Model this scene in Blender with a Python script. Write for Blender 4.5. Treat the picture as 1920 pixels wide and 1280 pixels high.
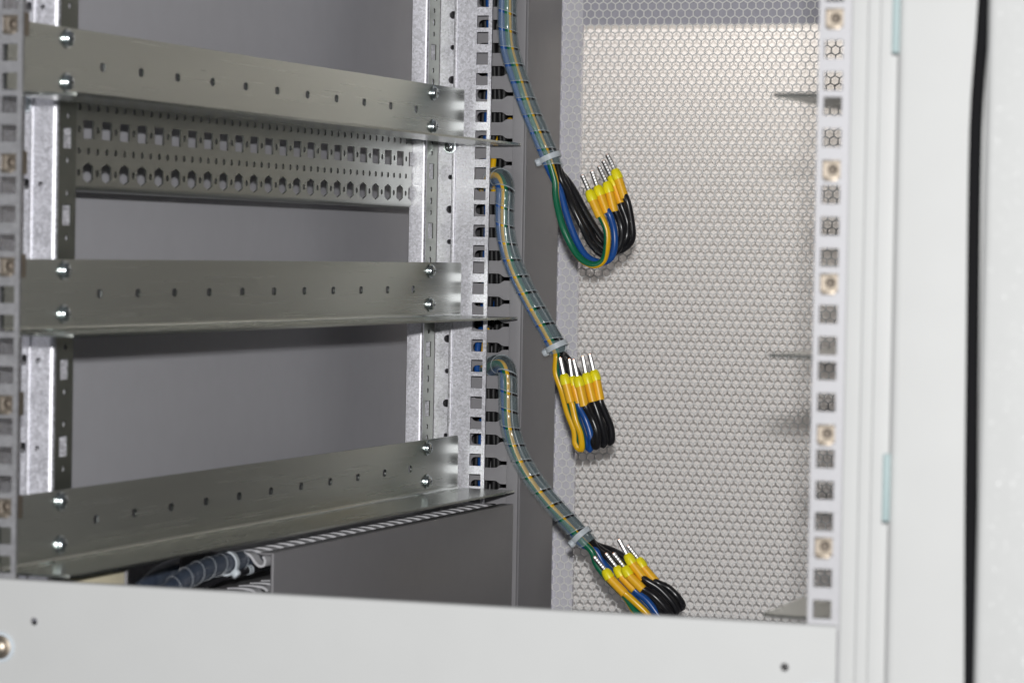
import bpy, bmesh, math, random
from mathutils import Vector, Matrix
from mathutils.geometry import delaunay_2d_cdt
random.seed(7)
for o in list(bpy.data.objects): bpy.data.objects.remove(o, do_unlink=True)
SC = bpy.context.scene
COL = SC.collection
MM = 0.001

# ------------------------------------------------------------------ camera
CAMPOS = Vector((851.15, -1588.49, -120.73))
YAW, PITCH, ROLL = 0.336074, -0.0277143, 0.0181395
FPX = 6042.09
fwd = Vector((-math.sin(YAW)*math.cos(PITCH), math.cos(YAW)*math.cos(PITCH), math.sin(PITCH)))
rgt = Vector((math.cos(YAW), math.sin(YAW), 0)); up_ = rgt.cross(fwd)
r2 = rgt*math.cos(ROLL)+up_*math.sin(ROLL); u2 = -rgt*math.sin(ROLL)+up_*math.cos(ROLL)
cd = bpy.data.cameras.new('camera'); cam = bpy.data.objects.new('camera', cd); COL.objects.link(cam)
M = Matrix((r2, u2, -fwd)).transposed().to_4x4(); M.translation = CAMPOS*MM
cam.matrix_world = M
cd.sensor_width = 36; cd.sensor_fit = 'HORIZONTAL'; cd.lens = FPX/1920*36
cd.clip_start = 0.05; cd.clip_end = 50
cd.dof.use_dof = True; cd.dof.focus_distance = 2.50; cd.dof.aperture_fstop = cd.lens/8.0
SC.camera = cam
# ------------------------------------------------------------------ world, lamps, exposure
wd = bpy.data.worlds.new('World'); SC.world = wd; wd.use_nodes = True
wd.node_tree.nodes['Background'].inputs['Color'].default_value = (0.90, 0.94, 1.0, 1)
wd.node_tree.nodes['Background'].inputs['Strength'].default_value = 0.13
def area(name, loc, target, sx, sy, power, color):
    l = bpy.data.lights.new(name, 'AREA'); l.shape = 'RECTANGLE'; l.size = sx; l.size_y = sy
    l.energy = power; l.color = color
    o = bpy.data.objects.new(name, l); COL.objects.link(o); o.location = Vector(loc)*MM
    o.rotation_euler = (Vector(target)-Vector(loc)).to_track_quat('-Z', 'Y').to_euler()
    return o
# the camera's own flash, a hand's width above the lens
area('camera_flash', CAMPOS+Vector((6, 0, 97)), (240, 0, -150), 0.045, 0.03, 37.0, (1.0, 0.99, 0.985))
# added fill for room light, hung low over the rear gap, its light runs down the wall behind the mesh door
lamp = area('rear_fill_lamp', (330, 1030, 520), (300, 1048, -200), 0.55, 0.06, 6.5, (1.0, 0.96, 0.89)); lamp.data.spread = math.radians(150)
SC.view_settings.view_transform = 'Standard'; SC.view_settings.look = 'None'
SC.view_settings.exposure = 0.0; SC.view_settings.gamma = 1.0
SC.view_settings.use_curve_mapping = False
SC.render.engine = 'CYCLES'
SC.cycles.max_bounces = 10; SC.cycles.transparent_max_bounces = 24

# ------------------------------------------------------------------ materials
def nt(m): return m.node_tree
def mat(name, col, rough=0.5, metal=0.0, spec=0.5, var=0.0, vscale=200, bump=0.0, bscale=800, rvar=0.0,
        spangle=0.0, sscale=260, stretch=None, coat=0.0, alpha=1.0, trans=0.0, bdist=0.0004):
    m = bpy.data.materials.new(name); m.use_nodes = True
    N, L = m.node_tree.nodes, m.node_tree.links; b = N['Principled BSDF']
    b.inputs['Base Color'].default_value = (*col, 1); b.inputs['Roughness'].default_value = rough
    b.inputs['Metallic'].default_value = metal; b.inputs['Specular IOR Level'].default_value = spec
    b.inputs['Coat Weight'].default_value = coat; b.inputs['Alpha'].default_value = alpha
    b.inputs['Transmission Weight'].default_value = trans
    tc = N.new('ShaderNodeNewGeometry'); pos = tc.outputs['Position']
    if stretch:
        mp = N.new('ShaderNodeMapping'); mp.inputs['Scale'].default_value = stretch; L.new(pos, mp.inputs['Vector']); pos = mp.outputs['Vector']
    if spangle or var:
        if spangle:
            t = N.new('ShaderNodeTexVoronoi'); t.inputs['Scale'].default_value = sscale; L.new(tc.outputs['Position'], t.inputs['Vector'])
            sep = N.new('ShaderNodeSeparateColor'); L.new(t.outputs['Color'], sep.inputs['Color']); amt = spangle
            t2 = N.new('ShaderNodeTexNoise'); t2.inputs['Scale'].default_value = 45; t2.inputs['Detail'].default_value = 5; L.new(tc.outputs['Position'], t2.inputs['Vector'])
            av = N.new('ShaderNodeMix'); av.inputs['Factor'].default_value = 0.42; L.new(sep.outputs[0], av.inputs['A']); L.new(t2.outputs['Fac'], av.inputs['B']); fac = av.outputs['Result']
        else:
            t = N.new('ShaderNodeTexNoise'); t.inputs['Scale'].default_value = vscale; t.inputs['Detail'].default_value = 6
            L.new(pos, t.inputs['Vector']); fac = t.outputs['Fac']; amt = var
        mr = N.new('ShaderNodeMapRange'); L.new(fac, mr.inputs['Value'])
        mr.inputs['To Min'].default_value = 1-amt; mr.inputs['To Max'].default_value = 1+amt
        mx = N.new('ShaderNodeMix'); mx.data_type = 'RGBA'; mx.blend_type = 'MULTIPLY'; mx.inputs['Factor'].default_value = 1
        mx.inputs['A'].default_value = (*col, 1); L.new(mr.outputs['Result'], mx.inputs['B']); L.new(mx.outputs['Result'], b.inputs['Base Color'])
        if rvar:
            m2 = N.new('ShaderNodeMapRange'); L.new(fac, m2.inputs['Value'])
            m2.inputs['To Min'].default_value = rough-rvar; m2.inputs['To Max'].default_value = rough+rvar; L.new(m2.outputs['Result'], b.inputs['Roughness'])
    if bump:
        t = N.new('ShaderNodeTexNoise'); t.inputs['Scale'].default_value = bscale; t.inputs['Detail'].default_value = 3
        L.new(pos, t.inputs['Vector']); bp = N.new('ShaderNodeBump'); bp.inputs['Strength'].default_value = bump; bp.inputs['Distance'].default_value = bdist
        L.new(t.outputs['Fac'], bp.inputs['Height']); L.new(bp.outputs['Normal'], b.inputs['Normal'])
    return m
MT = dict(
 galv   = mat('galvanised_steel', (0.76, 0.76, 0.80), 0.54, 1.0, spangle=0.30, sscale=700, rvar=0.12, bump=0.30, bscale=1200),
 galvrail = mat('galvanised_rail_steel', (0.46, 0.46, 0.475), 0.62, 1.0, spangle=0.12, sscale=600, rvar=0.06, bump=0.1, bscale=900),
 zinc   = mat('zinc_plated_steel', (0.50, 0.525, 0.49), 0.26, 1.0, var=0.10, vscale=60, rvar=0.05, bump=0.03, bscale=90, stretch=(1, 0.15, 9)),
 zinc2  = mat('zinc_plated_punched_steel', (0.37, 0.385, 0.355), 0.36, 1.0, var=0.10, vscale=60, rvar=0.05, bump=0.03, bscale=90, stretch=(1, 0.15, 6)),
 strip  = mat('shaded_side_steel', (0.26, 0.275, 0.245), 0.46, 1.0, var=0.08, vscale=80),  # side faces of the galvanised posts, their shade put into the colour
 grey   = mat('grey_panel_paint', (0.455, 0.455, 0.485), 0.45, 0.0, spec=0.2, var=0.04, vscale=60, bump=0.35, bscale=900),
 white  = mat('light_grey_paint', (0.50, 0.507, 0.502), 0.6, 0.0, spec=0.3, var=0.03, vscale=30, bump=0.10, bscale=600),
 tex    = mat('textured_powder_coat', (0.435, 0.442, 0.438), 0.45, 0.0, spec=0.3, var=0.03, vscale=90, bump=0.4, bscale=900),
 mesh   = mat('mesh_door_paint', (0.76, 0.76, 0.745), 0.4, 0.0, var=0.05, vscale=120),
 dframe = mat('door_frame_steel', (0.40, 0.395, 0.45), 0.42, 0.0, var=0.12, vscale=200, bump=0.2, bscale=600),
 stile  = mat('door_stile_paint', (0.56, 0.555, 0.60), 0.42, var=0.14, vscale=160, bump=0.2, bscale=600),
 wall   = mat('beige_wall_paint', (0.86, 0.82, 0.79), 0.8, 0.0, var=0.03, vscale=20),
 pvc    = mat('grey_pvc', (0.20, 0.196, 0.205), 0.42, 0.0, var=0.05, vscale=80, bump=0.05, bscale=400),
 pvcwall = mat('lit_front_pvc', (0.265, 0.26, 0.272), 0.42, var=0.05, vscale=80, bump=0.05, bscale=400),  # lighter copy of the duct PVC, front light put into the colour
 pvcedge = mat('pale_cut_pvc', (0.50, 0.50, 0.52), 0.5),
 screw  = mat('blue_zinc_screw', (0.72, 0.78, 0.80), 0.22, 1.0),
 dark   = mat('recess_shade', (0.03, 0.03, 0.03), 0.6),  # black for the screw cross, imitates the shade of a recess
 bore   = mat('shaded_bore', (0.16, 0.135, 0.11), 0.6, 0.6),  # darker copy of the nut metal, shade of the hole in the colour
 brass  = mat('yellow_zinc_spring_steel', (0.42, 0.365, 0.30), 0.46, 1.0, var=0.12, vscale=300),
 black  = mat('black_wire_insulation', (0.012, 0.012, 0.014), 0.28, var=0.1, vscale=300),
 dull   = mat('dull_black_insulation', (0.010, 0.010, 0.011), 0.5, spec=0.3),
 blue   = mat('blue_wire_insulation', (0.010, 0.075, 0.30), 0.3, var=0.1, vscale=300),
 collar = mat('yellow_ferrule_plastic', (0.93, 0.82, 0.012), 0.35, var=0.05, vscale=300),
 sleeve = mat('amber_ferrule_plastic', (0.92, 0.50, 0.018), 0.38, var=0.05, vscale=300),
 tin    = mat('tinned_copper', (0.46, 0.455, 0.45), 0.38, 1.0, var=0.1, vscale=900),
 copper = mat('copper_strands', (0.72, 0.33, 0.18), 0.3, 1.0),
 nylon  = mat('white_nylon', (0.54, 0.59, 0.63), 0.4),
 gasket = mat('black_foam_gasket', (0.007, 0.007, 0.008), 0.9, spec=0.15, bump=0.3, bscale=300),
 teal   = mat('pale_teal_plastic', (0.30, 0.385, 0.39), 0.5),
 navy   = mat('dark_blue_sheath', (0.018, 0.027, 0.05), 0.3, var=0.1, vscale=200),
 beige  = mat('beige_plastic', (0.78, 0.71, 0.52), 0.5, var=0.05, vscale=50),
)
def wrap_mat(name, col, alpha, rough):
    m = mat(name, col, rough, alpha=alpha); return m
MT['wrap'] = wrap_mat('clear_spiral_wrap', (0.42, 0.54, 0.58), 0.17, 0.10)
MT['wrapdark'] = wrap_mat('smoky_spiral_wrap', (0.30, 0.36, 0.45), 0.07, 0.2)
MT['edge'] = wrap_mat('spiral_wrap_edge', (0.72, 0.77, 0.82), 0.34, 0.2)
def gy_mat():
    m = bpy.data.materials.new('green_yellow_insulation'); m.use_nodes = True
    N, L = m.node_tree.nodes, m.node_tree.links; b = N['Principled BSDF']; b.inputs['Roughness'].default_value = 0.3
    uv = N.new('ShaderNodeUVMap'); uv.uv_map = 'around'; s = N.new('ShaderNodeSeparateXYZ'); L.new(uv.outputs['UV'], s.inputs['Vector'])
    r = N.new('ShaderNodeValToRGB'); r.color_ramp.interpolation = 'LINEAR'
    e = r.color_ramp.elements; e[0].position = 0.0; e[0].color = (0.82, 0.47, 0.008, 1); e[1].position = 0.44; e[1].color = (0.82, 0.47, 0.008, 1)
    for p, c in ((0.47, (0.004, 0.135, 0.065, 1)), (0.97, (0.004, 0.135, 0.065, 1)), (1.0, (0.82, 0.47, 0.008, 1))):
        q = e.new(p); q.color = c
    fr_ = N.new('ShaderNodeMath'); fr_.operation = 'FRACT'; L.new(s.outputs['X'], fr_.inputs[0]); L.new(fr_.outputs[0], r.inputs['Fac']); L.new(r.outputs['Color'], b.inputs['Base Color'])
    return m
MT['gy'] = gy_mat()
def flakes(m, scale, thr, tilt, rough, col):
    # glinting grains of the textured powder coat
    N, L = m.node_tree.nodes, m.node_tree.links; out = N['Material Output']; pb = N['Principled BSDF']
    g = N.new('ShaderNodeNewGeometry'); v = N.new('ShaderNodeTexVoronoi'); v.inputs['Scale'].default_value = scale; L.new(g.outputs['Position'], v.inputs['Vector'])
    s1 = N.new('ShaderNodeVectorMath'); s1.operation = 'SUBTRACT'; L.new(v.outputs['Color'], s1.inputs[0]); s1.inputs[1].default_value = (0.5, 0.5, 0.5)
    s2 = N.new('ShaderNodeVectorMath'); s2.operation = 'SCALE'; L.new(s1.outputs[0], s2.inputs[0]); s2.inputs['Scale'].default_value = tilt
    s3 = N.new('ShaderNodeVectorMath'); s3.operation = 'ADD'; L.new(g.outputs['Normal'], s3.inputs[0]); L.new(s2.outputs[0], s3.inputs[1])
    s4 = N.new('ShaderNodeVectorMath'); s4.operation = 'NORMALIZE'; L.new(s3.outputs[0], s4.inputs[0])
    gl = N.new('ShaderNodeBsdfGlossy'); gl.inputs['Roughness'].default_value = rough; gl.inputs['Color'].default_value = (*col, 1); L.new(s4.outputs[0], gl.inputs['Normal'])
    wn = N.new('ShaderNodeTexWhiteNoise'); L.new(v.outputs['Position'], wn.inputs['Vector'])
    gt = N.new('ShaderNodeMath'); gt.operation = 'GREATER_THAN'; L.new(wn.outputs['Value'], gt.inputs[0]); gt.inputs[1].default_value = thr
    sc = N.new('ShaderNodeMix'); sc.data_type = 'RGBA'; L.new(gt.outputs[0], sc.inputs['Factor']); sc.inputs['A'].default_value = (0, 0, 0, 1); sc.inputs['B'].default_value = (*col, 1); L.new(sc.outputs['Result'], gl.inputs['Color'])
    ad = N.new('ShaderNodeAddShader'); L.new(pb.outputs[0], ad.inputs[0]); L.new(gl.outputs[0], ad.inputs[1]); L.new(ad.outputs[0], out.inputs['Surface'])
flakes(MT['tex'], 1500, 0.80, 0.8, 0.30, (0.014, 0.014, 0.014))

# ------------------------------------------------------------------ helpers (all lengths in millimetres)
class MB:
    def __init__(s): s.v = []; s.f = []; s.sm = []; s.uv = None
    def add(s, vs, fs, smooth=False):
        b = len(s.v); s.v += [tuple(v) for v in vs]; s.f += [tuple(i+b for i in f) for f in fs]; s.sm += [smooth]*len(fs); return s
    def box(s, x0, x1, y0, y1, z0, z1, bev=0.0):
        if bev <= 0:
            vs = [(x, y, z) for z in (z0, z1) for y in (y0, y1) for x in (x0, x1)]
            s.add(vs, [(0,2,3,1),(4,5,7,6),(0,1,5,4),(2,6,7,3),(0,4,6,2),(1,3,7,5)]); return s
        bm = bmesh.new(); bmesh.ops.create_cube(bm, size=1)
        for v in bm.verts: v.co = Vector(((x0+x1)/2+v.co.x*(x1-x0), (y0+y1)/2+v.co.y*(y1-y0), (z0+z1)/2+v.co.z*(z1-z0)))
        bmesh.ops.bevel(bm, geom=bm.edges[:], offset=bev, segments=3, profile=0.5, affect='EDGES')
        bm.verts.index_update(); s.add([v.co for v in bm.verts], [[v.index for v in f.verts] for f in bm.faces], True); bm.free(); return s
    def plate(s, outer, holes, org, ua, va, na, t):
        """flat sheet with holes; front face at org, thickness t along -na"""
        V2, E = [], []
        def loop(p):
            b = len(V2); V2.extend(Vector(q) for q in p); n = len(p); E.extend((b+i, b+(i+1) % n) for i in range(n))
        loop(outer); no = len(outer)
        for h in holes: loop(h)
        r = delaunay_2d_cdt(V2, E, [], 0, 1e-5)
        vs, fs = r[0], r[2]
        boxes = [(min(p[0] for p in h), max(p[0] for p in h), min(p[1] for p in h), max(p[1] for p in h), h) for h in holes]
        def inside(p, poly):
            c = False; j = len(poly)-1
            for i in range(len(poly)):
                a, b = poly[i], poly[j]
                if (a[1] > p[1]) != (b[1] > p[1]) and p[0] < (b[0]-a[0])*(p[1]-a[1])/(b[1]-a[1])+a[0]: c = not c
                j = i
            return c
        keep = []
        for f in fs:
            c = sum((vs[i] for i in f), Vector((0, 0)))/len(f)
            if not inside(c, outer): continue
            if any(x0 < c.x < x1 and y0 < c.y < y1 and inside(c, h) for x0, x1, y0, y1, h in boxes): continue
            keep.append(list(f))
        org, ua, va, na = Vector(org), Vector(ua), Vector(va), Vector(na)
        n = len(vs); P = [org+ua*v.x+va*v.y for v in vs]; Q = [p-na*t for p in P]
        flip = ua.cross(va).dot(na) < 0
        out = []; cnt = {}
        for f in keep:
            a = sum(vs[f[i]].cross(vs[f[(i+1) % len(f)]]) for i in range(len(f)))
            if (a < 0) != flip: f = f[::-1]
            out.append(tuple(f)); out.append(tuple(i+n for i in reversed(f)))
            for i in range(len(f)):
                e = (f[i], f[(i+1) % len(f)]); cnt[e] = 1
        for (a, b) in list(cnt):
            if (b, a) not in cnt: out.append((a, a+n, b+n, b))
        s.add(P+Q, out); return s
    def tube(s, pts, r, n=12, cap=True, uvoff=None, twist=0.0, ref=(0, -1, 0)):
        pts = [Vector(p) for p in pts]; m = len(pts); rr = r if isinstance(r, (list, tuple)) else [r]*m
        T = [(pts[min(i+1, m-1)]-pts[max(i-1, 0)]).normalized() for i in range(m)]
        N = Vector(ref); N = (N-T[0]*N.dot(T[0])).normalized(); vs, fs, uv = [], [], []
        for i in range(m):
            N = (N-T[i]*N.dot(T[i])).normalized(); B = T[i].cross(N)
            for k in range(n):
                a = 2*math.pi*k/n; vs.append(pts[i]+(N*math.cos(a)+B*math.sin(a))*rr[i])
        for i in range(m-1):
            for k in range(n):
                fs.append((i*n+k, i*n+(k+1) % n, (i+1)*n+(k+1) % n, (i+1)*n+k))
                if uvoff is not None:
                    q = lambda kk, ii: ((kk/n+uvoff+twist*max(0.0, min(1.0, (ii/m-0.5)/0.4))), ii/m)
                    uv.append([q(k, i), q(k+1, i), q(k+1, i+1), q(k, i+1)])
        s.add(vs, fs, True)
        if cap:
            b = len(s.v)-len(vs)
            s.f.append(tuple(b+k for k in reversed(range(n)))); s.f.append(tuple(b+(m-1)*n+k for k in range(n))); s.sm += [False, False]
            if uvoff is not None: uv += [[(0.2, 0)]*n, [(0.2, 0)]*n]
        if uvoff is not None: s.uv = uv
        return s
    def lathe(s, prof, org, ax, n=20):
        """prof: (radius, height along ax)"""
        ax = Vector(ax).normalized(); t = Vector((0, 0, 1)) if abs(ax.z) < 0.9 else Vector((1, 0, 0))
        a = ax.cross(t).normalized(); b = ax.cross(a); org = Vector(org); vs, fs = [], []
        for (r, h) in prof:
            for k in range(n):
                c = 2*math.pi*k/n; vs.append(org+ax*h+(a*math.cos(c)+b*math.sin(c))*r)
        for i in range(len(prof)-1):
            for k in range(n): fs.append((i*n+k, i*n+(k+1) % n, (i+1)*n+(k+1) % n, (i+1)*n+k))
        s.add(vs, fs, True); return s
    def build(s, name, m, parent=None, loc=None):
        me = bpy.data.meshes.new(name)
        o0 = Vector(loc) if loc is not None else (Vector(parent['_o']) if parent is not None else Vector((0, 0, 0)))
        me.from_pydata([tuple((Vector(v)-o0)*MM) for v in s.v], [], s.f)
        if s.uv:
            ul = me.uv_layers.new(name='around'); i = 0
            for poly, u in zip(me.polygons, s.uv):
                for li, c in zip(poly.loop_indices, u): ul.data[li].uv = c
        for p, q in zip(me.polygons, s.sm): p.use_smooth = q
        bm = bmesh.new(); bm.from_mesh(me); bmesh.ops.recalc_face_normals(bm, faces=bm.faces); bm.to_mesh(me); bm.free()
        me.materials.append(MT[m]); me.set_sharp_from_angle(angle=math.radians(38))
        o = bpy.data.objects.new(name, me); COL.objects.link(o)
        if parent is not None: o.parent = parent
        if loc is not None: o.location = o0*MM
        o['_o'] = tuple(o0)
        return o
def tag(o, label=None, cat=None, group=None, kind=None):
    if label: o['label'] = label
    if cat: o['category'] = cat
    if group: o['group'] = group
    if kind: o['kind'] = kind
    return o
def thing(name, loc, label, cat, group=None):
    o = bpy.data.objects.new(name, None); COL.objects.link(o); o.location = Vector(loc)*MM; o.empty_display_size = 0.01
    o['_o'] = tuple(loc); return tag(o, label, cat, group)
def rect(u0, u1, v0, v1): return [(u0, v0), (u1, v0), (u1, v1), (u0, v1)]
def rrect(u0, u1, v0, v1, r, n=4):
    p = []
    for cx, cy, a0 in ((u1-r, v1-r, 0), (u0+r, v1-r, 90), (u0+r, v0+r, 180), (u1-r, v0+r, 270)):
        for i in range(n+1):
            a = math.radians(a0+90*i/n); p.append((cx+r*math.cos(a), cy+r*math.sin(a)))
    return p
def circ(u, v, r, n=14, ru=None): return [(u+(ru or r)*math.cos(2*math.pi*i/n), v+r*math.sin(2*math.pi*i/n)) for i in range(n)]
def spline(pts, step=2.0):
    P = [Vector(p) for p in pts]; P = [P[0]*2-P[1]]+P+[P[-1]*2-P[-2]]; out = []
    for i in range(1, len(P)-2):
        a, b, c, d = P[i-1:i+3]; n = max(2, int((c-b).length/step))
        for k in range(n):
            t = k/n
            out.append(0.5*((2*b)+(c-a)*t+(2*a-5*b+4*c-d)*t*t+(3*b-a-3*c+d)*t**3))
    out.append(P[-2]); return out
X, Y, Z = Vector((1, 0, 0)), Vector((0, 1, 0)), Vector((0, 0, 1))
ZB, ZT = -430.0, 190.0          # the stretch of cabinet that is built
U3 = (0.0, -15.875, -31.75)     # hole positions within one rack unit, from the top cage nut
def rack_holes():
    z = []
    for k in range(-5, 11):
        for d in U3:
            h = d-44.45*k
            if ZB+10 < h < ZT-10: z.append(h)
    return z
B1 = [(17.5, 772.0, 99.1), (17.9, 771.0, 74.3), (18.3, 771.0, 53.7), (20.8, 771.0, 35.1), (27.3, 771.0, 16.5), (36.1, 771.0, -6.1), (46.5, 771.0, -28.7), (54.8, 772.0, -47.6), (58.9, 772.0, -56.6)]
B2 = [(-9.0, 806.0, -69.6), (-2.9, 796.0, -65.6), (6.7, 784.0, -62.1), (16.4, 773.0, -65.2), (19.7, 769.0, -73.5), (19.5, 769.0, -88.8), (20.3, 769.0, -103.3), (24.2, 770.0, -121.8), (32.4, 770.0, -140.3), (43.9, 771.0, -160.7), (54.8, 772.0, -178.6), (63.3, 772.0, -193.2), (65.1, 772.0, -198.1)]
B3 = [(-6.3, 806.0, -214.4), (1.5, 794.0, -211.3), (11.9, 782.0, -208.1), (21.7, 772.0, -210.1), (24.7, 769.0, -219.0), (25.4, 769.0, -235.6), (26.6, 769.0, -252.1), (31.5, 770.0, -270.6), (41.4, 770.0, -288.9), (54.5, 771.0, -305.8), (70.6, 772.0, -322.9), (86.1, 772.0, -338.3), (91.8, 772.0, -344.6)]
T1 = [{'path': [(60.5, 770.0, -65.3), (61.6, 768.7, -74.0), (63.7, 767.4, -83.6), (68.8, 766.1, -99.9), (76.6, 764.8, -115.6), (85.8, 763.5, -126.5), (95.9, 762.2, -130.2), (103.7, 760.9, -125.3), (107.1, 759.6, -114.7), (106.1, 758.3, -103.3), (102.6, 757.0, -93.8)], 'fer': [(101.3, 757.0, -92.9), (95.3, 757.0, -80.6), (91.7, 757.0, -72.5), (86.3, 757.0, -61.3)]}, {'path': [(58.5, 775.0, -64.2), (62.6, 773.7, -71.9), (69.0, 772.3, -90.2), (76.9, 771.0, -109.3), (86.3, 769.7, -123.1), (97.9, 768.3, -128.2), (107.8, 767.0, -124.2), (111.0, 765.7, -113.6), (109.7, 764.3, -102.2), (106.2, 763.0, -90.8)], 'fer': [(104.8, 763.0, -89.7), (99.4, 763.0, -76.6), (96.2, 763.0, -68.9), (92.0, 763.0, -58.0)]}, {'path': [(61.9, 777.0, -63.2), (67.0, 776.0, -72.8), (73.7, 775.0, -86.2), (81.4, 774.0, -101.5), (90.0, 773.0, -113.9), (100.6, 772.0, -121.4), (110.9, 771.0, -119.3), (115.3, 770.0, -109.7), (114.2, 769.0, -99.2), (110.3, 768.0, -89.7)], 'fer': [(109.0, 768.0, -88.6), (104.9, 768.0, -74.0), (102.1, 768.0, -65.7), (96.0, 768.0, -54.3)]}, {'path': [(63.1, 781.0, -63.0), (69.6, 780.3, -74.6), (77.2, 779.7, -88.0), (84.8, 779.0, -101.4), (93.4, 778.3, -112.9), (102.8, 777.7, -119.4), (112.0, 777.0, -116.9), (116.6, 776.3, -108.7), (116.6, 775.7, -97.2), (113.0, 775.0, -83.8)], 'fer': [(111.9, 775.0, -81.9), (106.7, 775.0, -69.0), (103.3, 775.0, -60.9), (97.2, 775.0, -49.6)]}, {'path': [(63.3, 785.0, -62.0), (71.6, 783.3, -71.6), (80.6, 781.7, -85.0), (89.5, 780.0, -98.4), (98.4, 778.3, -110.9), (108.1, 776.7, -118.4), (117.1, 775.0, -115.9), (122.2, 773.3, -107.6), (122.2, 771.7, -94.3), (118.3, 770.0, -79.5)], 'fer': [(116.6, 770.0, -78.3), (111.3, 770.0, -63.6), (107.8, 770.0, -56.0), (101.9, 770.0, -45.2)]}]
T2 = [{'path': [(62.9, 771.0, -199.6), (64.2, 769.7, -213.1), (68.2, 768.4, -226.4), (75.1, 767.1, -242.4), (80.6, 765.8, -257.4), (82.9, 764.5, -267.1), (85.5, 763.2, -271.3), (88.2, 761.9, -268.6), (87.9, 760.6, -257.8), (84.9, 759.3, -248.0), (80.8, 758.0, -236.4)], 'fer': [(80.4, 758.0, -235.1), (76.2, 758.0, -221.3), (73.8, 758.0, -213.5), (70.7, 758.0, -201.3)]}, {'path': [(62.8, 776.0, -201.6), (66.3, 775.0, -215.9), (71.7, 774.0, -230.1), (78.9, 773.0, -245.2), (85.2, 772.0, -259.3), (89.0, 771.0, -268.1), (91.9, 770.0, -270.7), (93.9, 769.0, -267.0), (92.3, 768.0, -258.0), (88.5, 767.0, -247.3), (84.6, 766.0, -238.0)], 'fer': [(83.9, 766.0, -236.2), (79.8, 766.0, -222.4), (77.8, 766.0, -215.3), (75.5, 766.0, -202.3)]}, {'path': [(64.1, 778.0, -200.7), (71.6, 775.9, -213.0), (78.3, 773.8, -228.1), (85.9, 771.7, -244.0), (92.6, 769.6, -258.0), (96.2, 767.5, -266.8), (99.0, 765.4, -268.8), (101.1, 763.3, -265.5), (99.9, 761.2, -256.5), (96.7, 759.1, -246.7), (92.5, 757.0, -238.7)], 'fer': [(91.5, 757.0, -237.6), (87.7, 757.0, -222.7), (85.3, 757.0, -214.8), (82.0, 757.0, -202.5)]}, {'path': [(64.6, 782.0, -200.8), (73.0, 780.2, -211.3), (81.5, 778.4, -226.4), (89.1, 776.6, -242.3), (95.6, 774.8, -255.5), (99.6, 773.0, -265.1), (102.1, 771.2, -267.7), (104.0, 769.4, -263.9), (103.0, 767.6, -254.9), (100.1, 765.8, -245.1), (96.8, 764.0, -235.7)], 'fer': [(96.0, 764.0, -234.4), (92.2, 764.0, -220.6), (89.7, 764.0, -212.3), (87.0, 764.0, -199.9)]}, {'path': [(64.7, 786.0, -200.4), (74.6, 784.2, -211.4), (84.0, 782.4, -225.5), (92.5, 780.6, -240.5), (99.9, 778.8, -254.6), (104.5, 777.0, -264.3), (107.0, 775.2, -266.3), (108.9, 773.4, -262.6), (107.9, 771.6, -254.0), (104.9, 769.8, -243.3), (101.3, 768.0, -234.3)], 'fer': [(100.6, 768.0, -233.0), (97.2, 768.0, -218.2), (94.6, 768.0, -210.2), (91.3, 768.0, -198.3)]}]
T3 = [{'path': [(95.5, 771.0, -350.1), (100.6, 769.6, -359.7), (110.9, 768.2, -371.0), (123.4, 766.8, -383.7), (132.8, 765.4, -392.2), (140.7, 764.0, -399.4), (145.5, 762.6, -402.5), (147.4, 761.2, -400.1), (143.3, 759.8, -393.2), (136.3, 758.4, -386.4), (127.8, 757.0, -379.7)], 'fer': [(126.7, 757.0, -379.4), (114.7, 757.0, -368.4), (110.2, 757.0, -361.8), (101.7, 757.0, -352.7)]}, {'path': [(95.5, 778.0, -350.0), (103.5, 776.8, -359.4), (114.4, 775.6, -370.1), (127.6, 774.4, -382.1), (139.2, 773.2, -392.6), (147.0, 772.0, -399.8), (151.8, 770.8, -402.2), (153.6, 769.6, -399.9), (149.5, 768.4, -393.0), (140.9, 767.2, -384.2), (132.7, 766.0, -377.8)], 'fer': [(131.7, 766.0, -377.2), (121.1, 766.0, -367.2), (116.4, 766.0, -360.0), (108.1, 766.0, -350.5)]}, {'path': [(95.9, 780.0, -348.7), (106.0, 777.8, -355.1), (118.8, 775.6, -365.7), (132.9, 773.4, -376.7), (145.6, 771.2, -387.1), (153.7, 769.0, -394.2), (158.8, 766.8, -397.9), (161.2, 764.6, -395.5), (157.7, 762.4, -388.4), (149.5, 760.2, -380.3), (141.7, 758.0, -376.3)], 'fer': [(140.9, 758.0, -375.6), (129.8, 758.0, -365.7), (125.2, 758.0, -358.9), (116.6, 758.0, -349.3)]}, {'path': [(96.1, 783.0, -347.9), (106.5, 780.9, -351.8), (120.6, 778.8, -360.2), (136.3, 776.7, -371.9), (149.6, 774.6, -383.0), (157.7, 772.5, -390.1), (162.0, 770.4, -393.9), (164.4, 768.3, -391.5), (160.9, 766.2, -384.4), (151.1, 764.1, -374.9), (141.4, 762.0, -368.9)], 'fer': [(140.3, 762.0, -367.9), (130.9, 762.0, -356.8), (126.0, 762.0, -349.7), (119.6, 762.0, -339.1)]}, {'path': [(95.2, 788.0, -347.6), (107.8, 786.0, -350.1), (123.4, 784.0, -358.4), (139.8, 782.0, -370.1), (153.1, 780.0, -380.5), (161.1, 778.0, -387.0), (165.4, 776.0, -390.8), (167.4, 774.0, -387.7), (164.2, 772.0, -381.3), (156.6, 770.0, -374.5), (149.1, 768.0, -371.2)], 'fer': [(148.0, 768.0, -370.5), (137.6, 768.0, -359.8), (133.0, 768.0, -353.0), (125.1, 768.0, -344.1)]}]
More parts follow.
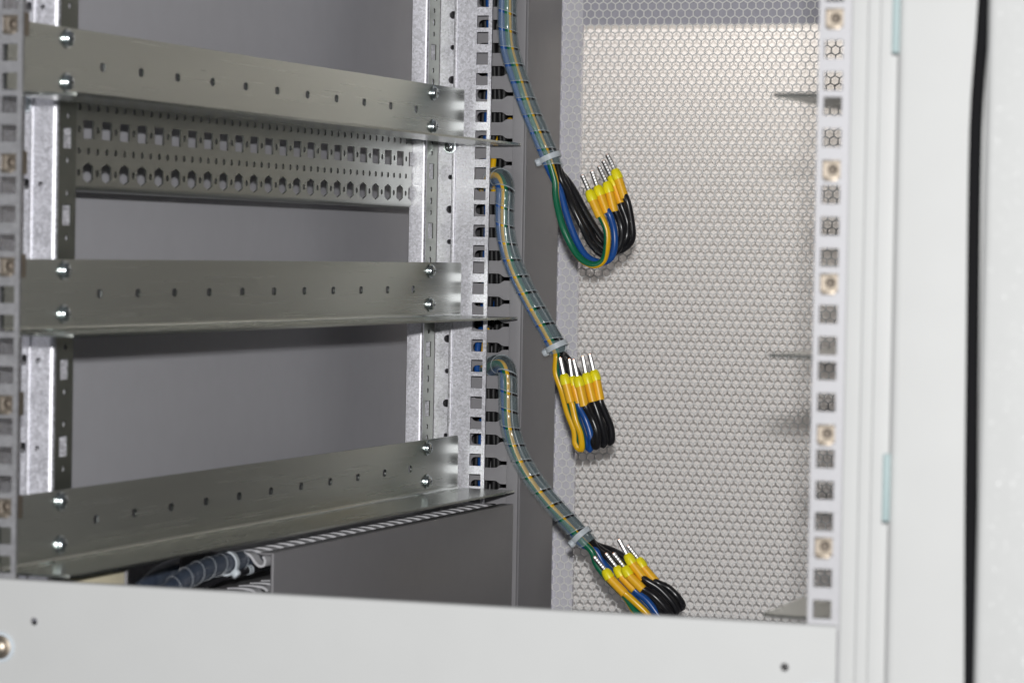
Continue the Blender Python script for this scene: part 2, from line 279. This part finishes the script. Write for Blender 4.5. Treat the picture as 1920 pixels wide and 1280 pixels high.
CA = [(8.0, 475.3, -338.3), (9.0, 397.4, -330.5), (10.0, 352.1, -325.6), (12.0, 311.3, -321.7), (14.0, 269.4, -320.1), (14.0, 233.5, -321.3), (14.0, 202.6, -325.5), (14.0, 178.7, -333.4), (14.0, 167.2, -345.1), (14.0, 163.6, -367.3)]
CB = [(24.0, 361.8, -322.2), (23.0, 329.0, -324.0), (20.0, 301.8, -325.6), (14.0, 282.0, -327.6), (6.0, 271.2, -331.4), (0.0, 256.4, -337.5), (-4.0, 249.7, -351.2)]
CC = [(-38.0, 380.3, -326.7), (-38.0, 329.8, -327.8), (-38.0, 289.5, -330.2), (-38.0, 262.3, -336.6), (-38.0, 247.3, -349.4), (-38.0, 242.6, -369.1)]
GASKET = [(x-2.1, -50.6, z) for x, z in ((556.0, 190), (554.8, 90), (553.0, 3.3), (550.7, -42.3), (550.2, -77.9), (551.0, -159.4), (552.0, -241.1), (553.6, -323.0), (555.4, -430))]

# ================================================================== SETTING
tag(MB().box(-900, 1300, 1070, 1090, -600, 500).build('wall', 'wall', loc=(200, 1070, -600)), kind='structure')

# ================================================================== CABINET BODY
sp = thing('side_panel', (-95, 60, ZB), 'plain grey painted cabinet side panel behind the slide rails', 'side panel')
MB().box(-98, -95, -20, 960, ZB, ZT).build('sheet', 'grey', sp)
MB().box(-95, -80, 955, 960, ZB, ZT).build('return_edge', 'grey', sp)

# ---- left rear post (stepped sheet profile) with the rear mounting flange
RZ = [-57.5-46*k-1.8 for k in range(-5, 9) if ZB+20 < -57.5-46*k < ZT-20]
rp = thing('mounting_post', (-20, 760, ZB), 'bright galvanised rear rack post with square holes beside the slotted grey duct', 'rack post')
hs = [rect(-4.75, 4.75, h-4.75, h+4.75) for h in rack_holes()]
hs += [circ(-24.6, 12.1-25.15*k, (3.1, 2.0)[k % 2], 12) for k in range(-6, 16)]
MB().plate(rect(-35.0, 7.6, ZB, ZT), hs, (0, 766, 0), X, Z, -Y, 2.0).build('mounting_flange', 'galv', rp)
MB().box(-23.2, -20.2, 764.6, 766.0, ZB, ZT, 0.6).build('stiffening_rib', 'galv', rp)
st = [rrect(746.5, 757.5, z-6, z+6, 0.6, 2) for z in RZ]
for z in RZ: st += [circ(752, z-23, 2.6, 10), circ(752, z-14, 2.0, 10), circ(752, z+14, 2.0, 10)]
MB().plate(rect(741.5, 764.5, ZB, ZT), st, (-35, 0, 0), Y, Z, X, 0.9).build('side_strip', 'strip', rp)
b = MB(); arc = [(-35-2.5+2.5*math.sin(a), 741.5-2.5*math.cos(a)) for a in [math.pi/2*i/6 for i in range(7)]]
prof = [(-48, 739.0)]+arc
b.add([(x, y, z) for x, y in prof for z in (ZB, ZT)], [(2*i, 2*i+1, 2*i+3, 2*i+2) for i in range(len(prof)-1)], True)
b.build('front_strip', 'galv', rp)
MB().box(-48.0, -46.6, 739.4, 770, ZB, ZT).build('back_web', 'galv', rp)
MB().box(-46.5, -36.9, 760, 761.5, ZB, ZT).build('inner_web', 'galv', rp)

# ---- left front post
FZ = [-57.5-46*k for k in range(-5, 9) if ZB+20 < -57.5-46*k < ZT-20]
fp = thing('cabinet_post', (-45, 140, ZB), 'bright galvanised front cabinet post behind the left rack rail', 'post')
hs = [circ(-55.3, -85.5+52.3*k, 3.4, 12, 2.4) for k in range(-6, 6)] + [circ(-46, -85.5+52.3*k, 1.6, 10) for k in range(-6, 6)]
MB().plate(rect(-90, -38.5, ZB, ZT), hs, (0, 126, 0), X, Z, -Y, 1.8).build('front_face', 'galv', fp)
MB().box(-53.2, -50.8, 124.9, 126.0, ZB, ZT, 0.5).build('stiffening_rib', 'galv', fp)
b = MB(); arc = [(-38.5+3*math.sin(a), 129-3*math.cos(a)) for a in [math.pi/2*i/6 for i in range(7)]]
b.add([(x, y, z) for x, y in arc for z in (ZB, ZT)], [(2*i, 2*i+1, 2*i+3, 2*i+2) for i in range(len(arc)-1)], True); b.build('rounded_edge', 'galv', fp)
st = [rrect(134.5, 145.5, z-6.2, z+6.2, 0.6, 2) for z in FZ]
for z in FZ: st += [circ(140.5, z-13.4, 2.0, 10), circ(140.5, z+13.2, 2.0, 10)]
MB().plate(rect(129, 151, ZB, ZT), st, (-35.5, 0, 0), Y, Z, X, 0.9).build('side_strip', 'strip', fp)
MB().box(-60, -37.4, 149, 150.8, ZB, ZT).build('inner_web', 'galv', fp)

# ---- front 19 inch rails with square holes
def front_rail(mirror, label):
    f = (lambda x: 465.1-x) if mirror else (lambda x: x)
    r = thing('rack_rail', (f(0), 0, ZB), label, 'rack rail', 'front rack rails')
    hs = [rect(-4.75, 4.75, h-4.75, h+4.75) for h in rack_holes()]
    hs += [circ(-13.5, h, 1.6, 8) for h in rack_holes()[::3]]
    MB().plate(rect(-27.0, 7.7, ZB, ZT), hs, (465.1 if mirror else 0, 0, 0), -X if mirror else X, Z, -Y, 2.0).build('mounting_flange', 'galvrail', r)
    MB().box(min(f(-27.1), f(-29)), max(f(-27.1), f(-29)), 0.4, 42 if mirror else 70, ZB, ZT).build('web', 'galv', r)
    return r
front_rail(False, 'left front rack rail, galvanised strip of square holes at the picture edge')
front_rail(True, 'right front rack rail, galvanised strip of square holes beside the white frame')

# ---- cage nuts
def cage_nut(base=None, x=0, z=0, label='', n=None):
    loc = Vector((x, 0, z))
    if base is None:
        t = thing('cage_nut', loc, label, 'cage nut', 'cage nuts in the front rack rails')
        b = MB()
        b.box(x-7, x+7, 2.3, 3.0, z-7.6, z-4.2).box(x-7, x+7, 2.3, 3.0, z+4.2, z+7.6)
        b.box(x-7, x-6.3, 2.3, 9, z-6.5, z+6.5).box(x+6.3, x+7, 2.3, 9, z-6.5, z+6.5)
        b.box(x-4.3, x+4.3, -1.4, 3.2, z-4.65, z-4.0, 0.2).box(x-4.3, x+4.3, -1.4, 3.2, z+4.0, z+4.65, 0.2)
        b.box(x-3.5, x+3.5, -1.9, -1.3, z-6.0, z-4.0, 0.2)
        b.build('spring_cage', 'brass', t)
        k = MB().plate(rect(x-4.9, x+4.9, z-4.9, z+4.9), [circ(x, z, 2.6, 16)], (0, 3.4, 0), X, Z, -Y, 4.5).build('square_nut', 'brass', t)
        MB().lathe([(2.6, 0), (2.45, 0.6), (2.6, 1.2), (2.45, 1.8), (2.6, 2.4), (2.45, 3.0), (2.6, 3.6), (0.05, 4.4)], (x, 3.5, z), Y, 14).build('thread', 'bore', k)
        return t
    r = base.copy(); COL.objects.link(r); r.location = loc*MM; r['label'] = label
    for ch in base.children:
        c = ch.copy(); COL.objects.link(c); c.parent = r
        for g in ch.children:
            d = g.copy(); COL.objects.link(d); d.parent = c
    return r
ORD = ['topmost', 'second', 'middle', 'fourth', 'lowest']
NZ = (0, -76.2, -133.35, -209.55, -266.7)
base = None
for side, x in (('left', 0.0), ('right', 465.1)):
    for o_, z in zip(ORD, NZ):
        lab = '%s brass coloured cage nut%s in the %s rack rail' % (o_, ' from the top' if o_ in ('second', 'fourth') else '', side)
        c = cage_nut(base, x, z, lab)
        if base is None: base = c

# ---- punched cross member between the posts
cm = thing('punched_section', (-50, 430, -88), 'punched zinc cross rail with rows of square holes below the top slide rail', 'cross rail')
hs = []
for k in range(-1, 23):
    y = 188+25.0*k
    hs.append(rrect(y-7.0, y+7.0, -56.3, -45.2, 0.8, 2))
    hs.append([(y-6.8, -81.0), (y, -83.4), (y+6.8, -81.0), (y+6.8, -73.2), (y, -70.8), (y-6.8, -73.2)])
    hs.append(circ(y+12.5, -50.8, 2.1, 10)); hs.append(circ(y+12.5, -77.2, 2.1, 10))
    for d in (0, 12.5):
        hs.append(circ(y+d, -64.0, 2.1, 10)); hs.append(circ(y+d, -37.2, 2.1, 10))
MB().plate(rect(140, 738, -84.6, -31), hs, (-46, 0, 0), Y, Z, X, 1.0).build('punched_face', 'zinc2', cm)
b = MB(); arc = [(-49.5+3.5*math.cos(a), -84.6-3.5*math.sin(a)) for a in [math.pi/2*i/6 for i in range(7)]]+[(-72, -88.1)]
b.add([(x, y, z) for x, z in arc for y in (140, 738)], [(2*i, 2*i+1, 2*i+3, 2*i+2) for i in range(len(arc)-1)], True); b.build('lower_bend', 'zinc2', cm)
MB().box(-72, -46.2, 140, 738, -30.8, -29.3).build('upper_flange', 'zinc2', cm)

# ---- slide rails: plate, bent flange and screws
def screw_head(parent, org, ax, r=4.4):
    s = MB().lathe([(r*1.28, 0.0), (r*1.28, 0.9), (r*0.98, 1.0), (r, 1.3), (r*0.96, 2.2), (r*0.8, 3.2), (r*0.5, 3.75), (0.02, 3.8)], org, ax, 24).build('screw', 'screw', parent)
    a = Vector(ax); t = Vector((0, 0, 1)); u = a.cross(t); o = Vector(org)+a*3.55; c = MB()
    for p, q in ((1.9, 0.42), (0.42, 1.9)):
        vs = [o+u*(sx*p)+t*(sz*q)+a*h for h in (0, 0.3) for sx, sz in ((-1, -1), (1, -1), (1, 1), (-1, 1))]
        c.add(vs, [(0, 1, 2, 3), (4, 5, 6, 7), (0, 1, 5, 4), (1, 2, 6, 5), (2, 3, 7, 6), (3, 0, 4, 7)])
    c.build('cross_shade', 'dark', s); return s  # slightly raised cross, its black stands in for recess shade
def slide_rail(zt, mirror, label, extra=False):
    f = (lambda x: 465.1-x) if mirror else (lambda x: x)
    sg = -X if mirror else X
    t = thing('slide_rail', (f(-9), 400, zt-41), label, 'slide rail', 'slide rails')
    zb = zt-38.5
    outer = [(14, zb), (752, zb), (752, zt-3)]+[(749+3*math.sin(a), zt-3+3*math.cos(a)) for a in (1.2, 0.8, 0.4, 0)]+[(14, zt)]
    hs = [rrect(132+51.7*k-3.5, 132+51.7*k+3.5, zt-22.8, zt-17.6, 2.0, 3) for k in range(11)]
    MB().plate(outer, hs, (f(-9), 0, 0), Y, Z, sg, 1.5).build('side_plate', 'zinc', t)
    b = MB(); zf = zb-2.5
    arc = [(-9+2.5*(1-math.cos(a)), zb-2.5*math.sin(a)) for a in [math.pi/2*i/6 for i in range(7)]]
    n = len(arc)
    b.add([(f(x), y, z) for x, z in arc for y in (14, 752)], [(2*i, 2*i+1, 2*i+3, 2*i+2) for i in range(n-1)], True)
    if mirror: po = [(465.1-x, y) for x, y in ((-6.5, 14), (27, 14), (36, 20), (36, 757), (-6.5, 757))]
    else: po = [(-6.5, 14), (27, 14), (33, 16), (36, 22), (36, 757), (-6.5, 757)]
    b.plate(po, [], (0, 0, zf), X, Y, Z, 1.6)
    b.build('support_flange', 'zinc', t)
    if not mirror:
        for y in (86, 684):
            for dz in (-6.4, -31.6): screw_head(t, (f(-9), y, zt+dz), sg)
    if extra:
        s = screw_head(t, (-24.5, 764, -40), -Y, 4.0); s2 = screw_head(t, (-56, 126, -38), -Y, 4.0)
    return t
for i, w in enumerate(('top', 'middle', 'lowest')):
    slide_rail(4.0-133.6*i, False, '%s left slide rail, dull zinc angle with a row of small holes' % w, i == 0)
    slide_rail(4.0-133.6*i, True, '%s right slide rail, only its pointed flange tip showing at the right rack rail' % w)

# ================================================================== REAR DOOR
dr = thing('mesh_door', (230, 985, ZB), 'light grey perforated rear door of small hexagonal cells', 'door')
PX, BAR = 7.13, 1.02; PZ = PX*math.sqrt(3)/2; R0 = PX/math.sqrt(3); R1 = (PX-BAR)/math.sqrt(3)
hexd = [(math.cos(math.radians(60*k+30)), math.sin(math.radians(60*k+30))) for k in range(6)]
b = MB(); V, F = b.v, b.f
nz = int((ZT-ZB)/PZ); nx = int(490/PX)
for j in range(nz):
    for i in range(nx):
        cx = -4.6+PX*i+(PX/2 if j % 2 else 0); cz = ZB+PZ*j+3
        k0 = len(V)
        V += [(cx+R0*c, 985, cz+R0*s_) for c, s_ in hexd]+[(cx+R1*c, 985, cz+R1*s_) for c, s_ in hexd]+[(cx+R1*c, 986.2, cz+R1*s_) for c, s_ in hexd]+[(cx+R0*c, 986.2, cz+R0*s_) for c, s_ in hexd]
        for k in range(6):
            l = (k+1) % 6
            F += [(k0+k, k0+l, k0+6+l, k0+6+k), (k0+6+k, k0+6+l, k0+12+l, k0+12+k), (k0+12+k, k0+12+l, k0+18+l, k0+18+k)]
b.sm = [False]*len(F)
me = bpy.data.meshes.new('perforated_sheet'); me.from_pydata([((x-230)*MM, (y-985)*MM, (z-ZB)*MM) for x, y, z in V], [], F); me.materials.append(MT['mesh'])
o = bpy.data.objects.new('perforated_sheet', me); COL.objects.link(o); o.parent = dr
MB().box(-40, 9.2, 987.2, 991, ZB, ZT).build('frame_stile', 'stile', dr)
MB().box(9.3, 470, 987.2, 991, 70.5, 104).build('frame_top_bar', 'dframe', dr)
MB().box(-11.0, -8.2, 976, 996, ZB, ZT, 0.6).build('edge_strip', 'galv', dr)

# ================================================================== VERTICAL SLOTTED DUCT
vd = thing('wiring_duct', (5, 830, ZB), 'upright grey slotted cable duct beside the mesh door', 'cable duct')
hs = []
for k in range(-14, 24):
    z = -51.8-18.0*k
    if not ZB+15 < z < ZT-15: continue
    h = [(-8, z-4.0), (8.6, z-4.0), (10.2, z-3.6), (12.6, z-1.9), (14.0, z-1.5), (23, z-1.5), (23, z+1.5), (14.0, z+1.5), (12.6, z+1.9), (10.2, z+3.6), (8.6, z+4.0), (-8, z+4.0)]
    h += [(-8-3.6*math.sin(a), z+4.0*math.cos(a)) for a in (0.5, 1.0, 1.5, 2.0, 2.5)]
    hs.append(h)
MB().plate(rect(-30, 26, ZB, ZT), hs, (0, 788, 0), X, Z, -Y, 1.6).build('slotted_wall', 'pvcwall', vd)
MB().box(-30, -28, 790, 866, ZB, ZT).build('base', 'pvc', vd)
MB().box(-27.9, 27, 864, 866, ZB, ZT).build('rear_wall', 'pvc', vd)
cv = MB().box(28.6, 30.6, 785.8, 867.5, ZB, ZT, 0.5).build('cover', 'pvc', vd)
MB().box(19.0, 28.5, 785.8, 787.4, ZB, ZT, 0.4).build('cover_lip', 'pvcwall', cv)
run = thing('cable_run', (0, 810, ZB), 'upright black, blue and yellow wires inside the slotted duct', 'cable run')
for i, (x, y, m_) in enumerate(((-9, 806, 'blue'), (-3.6, 804, 'black'), (2.0, 803, 'black'), (7.0, 802, 'black'), (-14.5, 812, 'black'))):
    pts = spline([(x+1.1*math.sin(0.05*z+i*1.7), y+0.9*math.cos(0.043*z+i), z) for z in range(int(ZB)+10, 120, 25)], 9)
    MB().tube(pts, 2.5, 10).build('wire', 'dull' if m_ == 'black' else m_, run)
for x, z in ((-0.4, -60), (-5.2, -206)):
    for dx, m_ in ((0, 'gy'), (-5.6, 'blue')):
        pts = spline([(x+dx, 835, z+44), (x+dx, 806, z+26), (x+dx, 797, z+8), (x+dx, 797, z-8), (x+dx+1, 806, z-24), (x+dx, 835, z-40)], 4)
        MB().tube(pts, 2.5, 12, uvoff=0.2 if m_ == 'gy' else None).build('wire', m_, run)

# ================================================================== LOWER HORIZONTAL DUCT
hd = thing('wiring_duct', (0, 520, ZB), 'grey cable duct lying under the lowest slide rail with open front end', 'cable duct')
cv = MB().box(34.4, 36.4, 292, 754, ZB, -314.6, 0.5).build('cover', 'pvc', hd)
MB().box(26.5, 34.3, 292, 754, -316.2, -314.6, 0.4).build('cover_lip', 'pvc', cv)
def hook(x0, z0, y0, y1):
    """finger tip of the duct wall: a flat tongue that ends in a curled catch, cut square across"""
    pr = [(x0-16, z0+0.2), (x0-6, z0+0.8), (x0+2, z0), (x0+6, z0-4.5), (x0+9, z0-6.8), (x0+12.2, z0-6.2), (x0+13, z0-3.2), (x0+11.5, z0-0.6)]
    pr = [(q.x, q.z) for q in spline([(a, 0, c) for a, c in pr], 1.2)]
    T = 0.8; n = len(pr); vs, fs = [], []
    for i, (a, c) in enumerate(pr):
        a0, c0 = pr[max(i-1, 0)]; a1, c1 = pr[min(i+1, n-1)]; dx, dz = a1-a0, c1-c0; l = math.hypot(dx, dz)
        nx_, nz_ = -dz/l*T, dx/l*T
        vs += [(a+nx_, y0, c+nz_), (a-nx_, y0, c-nz_), (a-nx_, y1, c-nz_), (a+nx_, y1, c+nz_)]
    for i in range(n-1):
        k = 4*i
        for q in range(4): fs.append((k+q, k+(q+1) % 4, k+4+(q+1) % 4, k+4+q))
    fs += [(0, 1, 2, 3), (4*n-4, 4*n-3, 4*n-2, 4*n-1)]
    return vs, fs
m0 = None
for k in range(26):
    y0 = 293+18.0*k
    if m0 is None:
        v_, f_ = hook(17, -316.6, 293, 302.5); m0 = MB().add(v_, f_).build('duct_finger', 'pvcedge', hd)
    else:
        c = m0.copy(); COL.objects.link(c); c.location = m0.location+Vector((0, 18.0*k, 0))*MM
m1 = None
for k in range(26):
    if m1 is None:
        v_, f_ = hook(12, -341.5, 293, 302.5); m1 = MB().add(v_, f_).build('lower_finger', 'pvcedge', hd)
    else:
        c = m1.copy(); COL.objects.link(c); c.location = m1.location+Vector((0, 18.0*k, 0))*MM
MB().box(-20, 1, 293, 754, -317.4, -315.9).build('upper_wall', 'pvc', hd)
MB().box(-28, -4.2, 293, 754, -342.3, -340.9).build('lower_wall', 'pvc', hd)
MB().box(-30, -28.1, 293, 754, -430, -316).build('base', 'pvc', hd)
MB().box(25.2, 27, 293, 754, -425, -341).build('inner_wall', 'pvc', hd)
MB().box(-24, -22.6, 291, 293.4, -430, -343).build('divider', 'pvc', hd)
MB().box(-9, -7.6, 291, 293.4, -430, -343).build('divider', 'pvc', hd)

# ================================================================== CABLES
def ribbon(path, r, pitch, width, th=0.7, ph0=0.0):
    """helical band wound round a path"""
    P = spline(path, 1.0); L = [0]
    for a, b_ in zip(P, P[1:]): L.append(L[-1]+(b_-a).length)
    tot = L[-1]
    def at(s):
        s = max(0, min(tot, s)); lo = 0; hi = len(L)-1
        while hi-lo > 1:
            mid = (lo+hi)//2
            if L[mid] <= s: lo = mid
            else: hi = mid
        t = (s-L[lo])/max(1e-6, L[hi]-L[lo]); return P[lo].lerp(P[hi], t), lo
    Ns = []; T0 = (P[1]-P[0]).normalized(); N = Vector((0.2, -1, 0.1)); N = (N-T0*N.dot(T0)).normalized()
    for i in range(len(P)):
        T = (P[min(i+1, len(P)-1)]-P[max(i-1, 0)]).normalized(); N = (N-T*N.dot(T)).normalized(); Ns.append((N.copy(), T.cross(N)))
    steps = int(tot/pitch*26); vs, fs = [], []
    for i in range(steps+1):
        s = tot*i/steps; ang = ph0-2*math.pi*s/pitch
        for ds, dr_ in ((-width/2, th), (-width/2*0.86, th*1.25), (0, th), (width/2*0.86, th*1.25), (width/2, th), (width/2, 0), (-width/2, 0)):
            c, q = at(s+ds); n_, b_ = Ns[q]; vs.append(c+(n_*math.cos(ang)+b_*math.sin(ang))*(r+dr_))
        if i:
            k = 7*i
            for q in range(7): fs.append((k-7+q, k-7+(q+1) % 7, k+(q+1) % 7, k+q))
    return MB().add(vs, fs, True)
def zip_tie(parent, c, t, r, head):
    c, t = Vector(c), Vector(t).normalized(); hd_ = Vector(head); hd_ = (hd_-t*hd_.dot(t)).normalized(); b_ = t.cross(hd_)
    s = MB(); n = 28; vs, fs = [], []
    for k in range(n):
        a = 2*math.pi*k/n; d = hd_*math.cos(a)+b_*math.sin(a)
        for dr_, dt in ((0, -2.1), (1.1, -2.1), (1.1, 2.1), (0, 2.1)): vs.append(c+d*(r+dr_)+t*dt)
    for k in range(n):
        l = (k+1) % n
        for q in range(4): fs.append((4*k+q, 4*k+(q+1) % 4, 4*l+(q+1) % 4, 4*l+q))
    tie = s.add(vs, fs, True).build('cable_tie', 'nylon', parent)
    q = [c+hd_*(r+k) for k in (-0.4, 0.4, 3.2, 4.0)]
    MB().tube(q, [2.7, 3.1, 3.1, 2.5], 8, ref=tuple(t*0.92+b_*0.38)).build('tie_head', 'nylon', tie)
def ferrule(parent, f, wire_r):
    p = [Vector(q) for q in f]
    d = (p[1]-p[0]).normalized(); l = (p[1]-p[0]).length
    sl = MB().tube([p[0], p[0]+d*0.3, p[1]], [wire_r+0.5, wire_r+0.75, wire_r+0.75], 18).build('ferrule_sleeve', 'sleeve', parent)
    d = (p[2]-p[1]).normalized(); l = (p[2]-p[1]).length
    R = wire_r+1.3
    MB().tube([p[1], p[1]+d*0.15*l, p[1]+d*0.55*l, p[1]+d*0.85*l, p[1]+d*l], [R, R+0.1, R, R*0.86, R*0.62], 18).build('ferrule_collar', 'collar', parent)
    d = (p[3]-p[2]).normalized(); l = (p[3]-p[2]).length; pts, rr = [], []
    n = 22
    for i in range(n+1):
        pts.append(p[2]+d*l*i/n); rr.append(1.9 if i % 4 in (0, 1, 2) else 1.75)
    pin = MB().tube(pts, rr, 8).build('ferrule_pin', 'tin', parent)
    MB().tube([p[3]-d*0.3, p[3]+d*0.4], 1.3, 8).build('strand_end', 'copper', parent)
WR = 2.75
def bundle(path, tails, label, ang0, tie_i, gy_off, gy_tail, tie_head):
    P = [Vector(p) for p in path]
    t = thing('cable_bundle', path[0], label, 'cable bundle', 'wrapped cable bundles by the mesh door')
    S = spline(P, 6)
    # wires ride at a fixed place round the bundle axis
    def off(i, a, r):
        T = (S[min(i+1, len(S)-1)]-S[max(i-1, 0)]).normalized(); n = Vector((0, -1, 0)); n = (n-T*n.dot(T)).normalized(); b_ = n.cross(T)
        return S[i]+(b_*math.sin(a)+n*math.cos(a))*r
    mats = ['gy', 'blue', 'black', 'black', 'black']
    for k, (tail, m_) in enumerate(zip(tails, mats)):
        a = ang0[k]
        pts = [off(i, a+0.25*math.sin(i*0.21+k), 4.3) for i in range(0, len(S)-1, 2)]+[Vector(q)+Vector((random.uniform(-.7, .7), random.uniform(-1.2, 1.2), random.uniform(-.7, .7))) for q in tail['path']]+[Vector(tail['fer'][0]).lerp(Vector(tail['fer'][1]), 0.3)]
        q = spline(pts, 2.2)
        w = MB().tube(q, WR, 14, uvoff=gy_off if m_ == 'gy' else None, twist=gy_tail).build('wire', m_, t)
        ferrule(w, tail['fer'], WR)
    ribbon(P, 7.1, 14.0, 11.9).build('spiral_wrap', 'wrap', t)
    ribbon(P, 7.45, 14.0, 0.6, 0.3, 2*math.pi*5.7/14.0).build('wrap_edge', 'edge', t)
    i = len(S)-1-tie_i; zip_tie(t, S[i], S[i+1]-S[i-1], 8.1, tie_head)
    return t
D = math.radians
bundle(B1, T1, 'uppermost wrapped cable bundle whose free ends loop upward in a U', (D(15), D(-60), D(95), D(150), D(-140)), 2, 0.56, 0.36, (-1, -0.5, -0.2))
bundle(B2, T2, 'middle wrapped cable bundle with ferrule ends hanging straight down', (D(0), D(-75), D(80), D(145), D(-145)), 2, 0.22, 0.06, (-1, -0.1, -0.2))
bundle(B3, T3, 'lowest wrapped cable bundle reaching down behind the white front panel', (D(-4), D(-115), D(70), D(130), D(-170)), 2, 0.64, 0.51, (-1, -0.5, -0.3))

def sheathed(path, r, label, wmat, tie_at=None):
    t = thing('sheathed_cable', path[0], label, 'cable')
    MB().tube(spline(path, 4), r-0.5, 16).build('core', 'navy', t)
    ribbon([Vector(p) for p in path], r-0.4, 17.0, 16.0, 0.6).build('spiral_wrap', wmat, t)
    if tie_at is not None: ribbon([Vector(p) for p in path], r+0.15, 17.0, 0.35, 0.2).build('wrap_edge', 'edge', t)
    if tie_at is not None:
        S = spline(path, 4); i = min(range(len(S)), key=lambda j: (S[j]-Vector(tie_at)).length); zip_tie(t, S[i], S[i+1]-S[i-1], r+0.4, (0.9, -0.3, -0.9))
    return t
sheathed(CA, 6.6, 'dark blue wrapped cable bending out of the lower duct with a white tie', 'wrapdark', CA[4])
sheathed(CC, 7.0, 'dim dark cable behind the blue wrapped one under the lowest slide rail', 'wrapdark')
bc = thing('black_cable', CB[0], 'thin black cable with a pale ring beside the blue wrapped cable', 'cable')
S = spline(CB, 3); MB().tube(S, 2.9, 12).build('sheath', 'black', bc)
rg = min(range(len(S)), key=lambda j: abs(S[j].y-Vector(CB[2]).y+6)); tt = (S[rg+1]-S[rg-1]).normalized()
for d in (-1.6, 0.9): MB().tube([S[rg]+tt*d, S[rg]+tt*(d+1.3)], 3.1, 14).build('marker_ring', 'nylon', bc)
bb = thing('terminal_block', (12, 44, ZB), 'beige block half hidden behind the white front panel at lower left', 'block')
MB().box(6, 18, 43.9, 116.1, ZB, -312, 0.8).build('housing', 'beige', bb)
MB().box(14, 19, 116.7, 118.5, ZB, -310, 0.3).build('side_plate', 'pvc', bb)

# ================================================================== FRONT PANEL
pn = thing('front_panel', (232, -4, -440), 'plain light grey blanking panel across the bottom front', 'panel')
W0, W1 = -8.75, 473.85
b = MB().plate(rect(W0, W1, -438.5, -308.2), [circ(21.8, -328.6, 2.2, 18), circ(447.2, -328.4, 2.2, 18)], (0, -4.0, 0), X, Z, -Y, 2.0); b.build('face', 'white', pn)
b = MB(); arc = [(-4.0+2.2*(1-math.cos(a)), -308.2+2.2*math.sin(a)) for a in [math.pi/2*i/6 for i in range(7)]]+[(1.8, -306)]
b = MB(); b.add([(x, y, z) for y, z in arc for x in (W0, W1)], [(2*i, 2*i+1, 2*i+3, 2*i+2) for i in range(len(arc)-1)], True); b.build('folded_top_edge', 'white', pn)
for x, sd in ((1.6, 0), (463.5, 1)):
    s = tag(MB().lathe([(6.6, 0), (6.6, 0.8), (4.8, 1.4), (4.6, 3.2), (3.4, 4.4), (0.02, 4.9)], (x, -4, -343.7), -Y, 24).build('panel_screw', 'brass', pn))
    MB().lathe([(8.6, 0), (8.4, 1.0), (6.7, 1.2), (6.7, 0.2)], (x, -4, -343.7), -Y, 24).build('cup_washer', 'nylon', s)

# ================================================================== WHITE CABINET FRAME AND DOOR AT THE RIGHT
def extr(prof, z0=ZB, z1=ZT):
    n = len(prof); vs = [(x, y, z) for x, y in prof for z in (z0, z1)]
    fs = [(2*i, 2*i+1, 2*((i+1) % n)+1, 2*((i+1) % n)) for i in range(n)]
    fs += [tuple(range(0, 2*n, 2)), tuple(range(1, 2*n, 2))]
    return MB().add(vs, fs)
fr = thing('equipment_cabinet', (520, -20, ZB), 'light grey stepped cabinet front with black seal, right of the right rack rail', 'cabinet')
MB().box(476.0, 489, -9, 8, ZB, ZT, 1.2).build('inner_step', 'white', fr)
MB().box(487.0, 496, -21, 8, ZB, ZT, 1.2).build('middle_step', 'white', fr)
MB().box(495.5, 505.0, -31, 8, ZB, ZT, 1.2).build('outer_step', 'white', fr)
MB().box(507.5, 584, -47, 0, ZB, ZT, 5.0).build('corner_post', 'white', fr)
for z0, z1 in ((-21, 60), (-248.5, -215.5)):
    MB().box(505.8, 509.4, -49.2, -46.6, z0, z1, 0.5).build('teal_strip', 'teal', fr)
od = thing('open_door', (600, -110, ZB), 'open front door edge with sparkling textured paint at far right', 'door')
gk = MB().tube(spline(GASKET, 12), 3.2, 12, ref=(1, 0, 0)); gk.build('door_seal', 'gasket', fr)
MB().box(563.5, 567.6, -96, -60, ZB, ZT, 1.5).build('door_lip', 'white', od)
MB().box(567.8, 640, -130, -92, ZB, ZT, 4.0).build('door_leaf', 'tex', od)
MB().box(-98, 563, -12, 975, ZT+1, ZT+3).build('top_light_block', 'grey', fr)  # unseen, added below the real roof height to keep ambient light out
MB().box(-98, 563, 10, 975, ZB-3, ZB-1).build('bottom_light_block', 'grey', fr)  # unseen, added to close off ambient light from below
MB().box(560, 563, 10, 960, ZB, ZT).build('right_side_sheet', 'grey', fr)
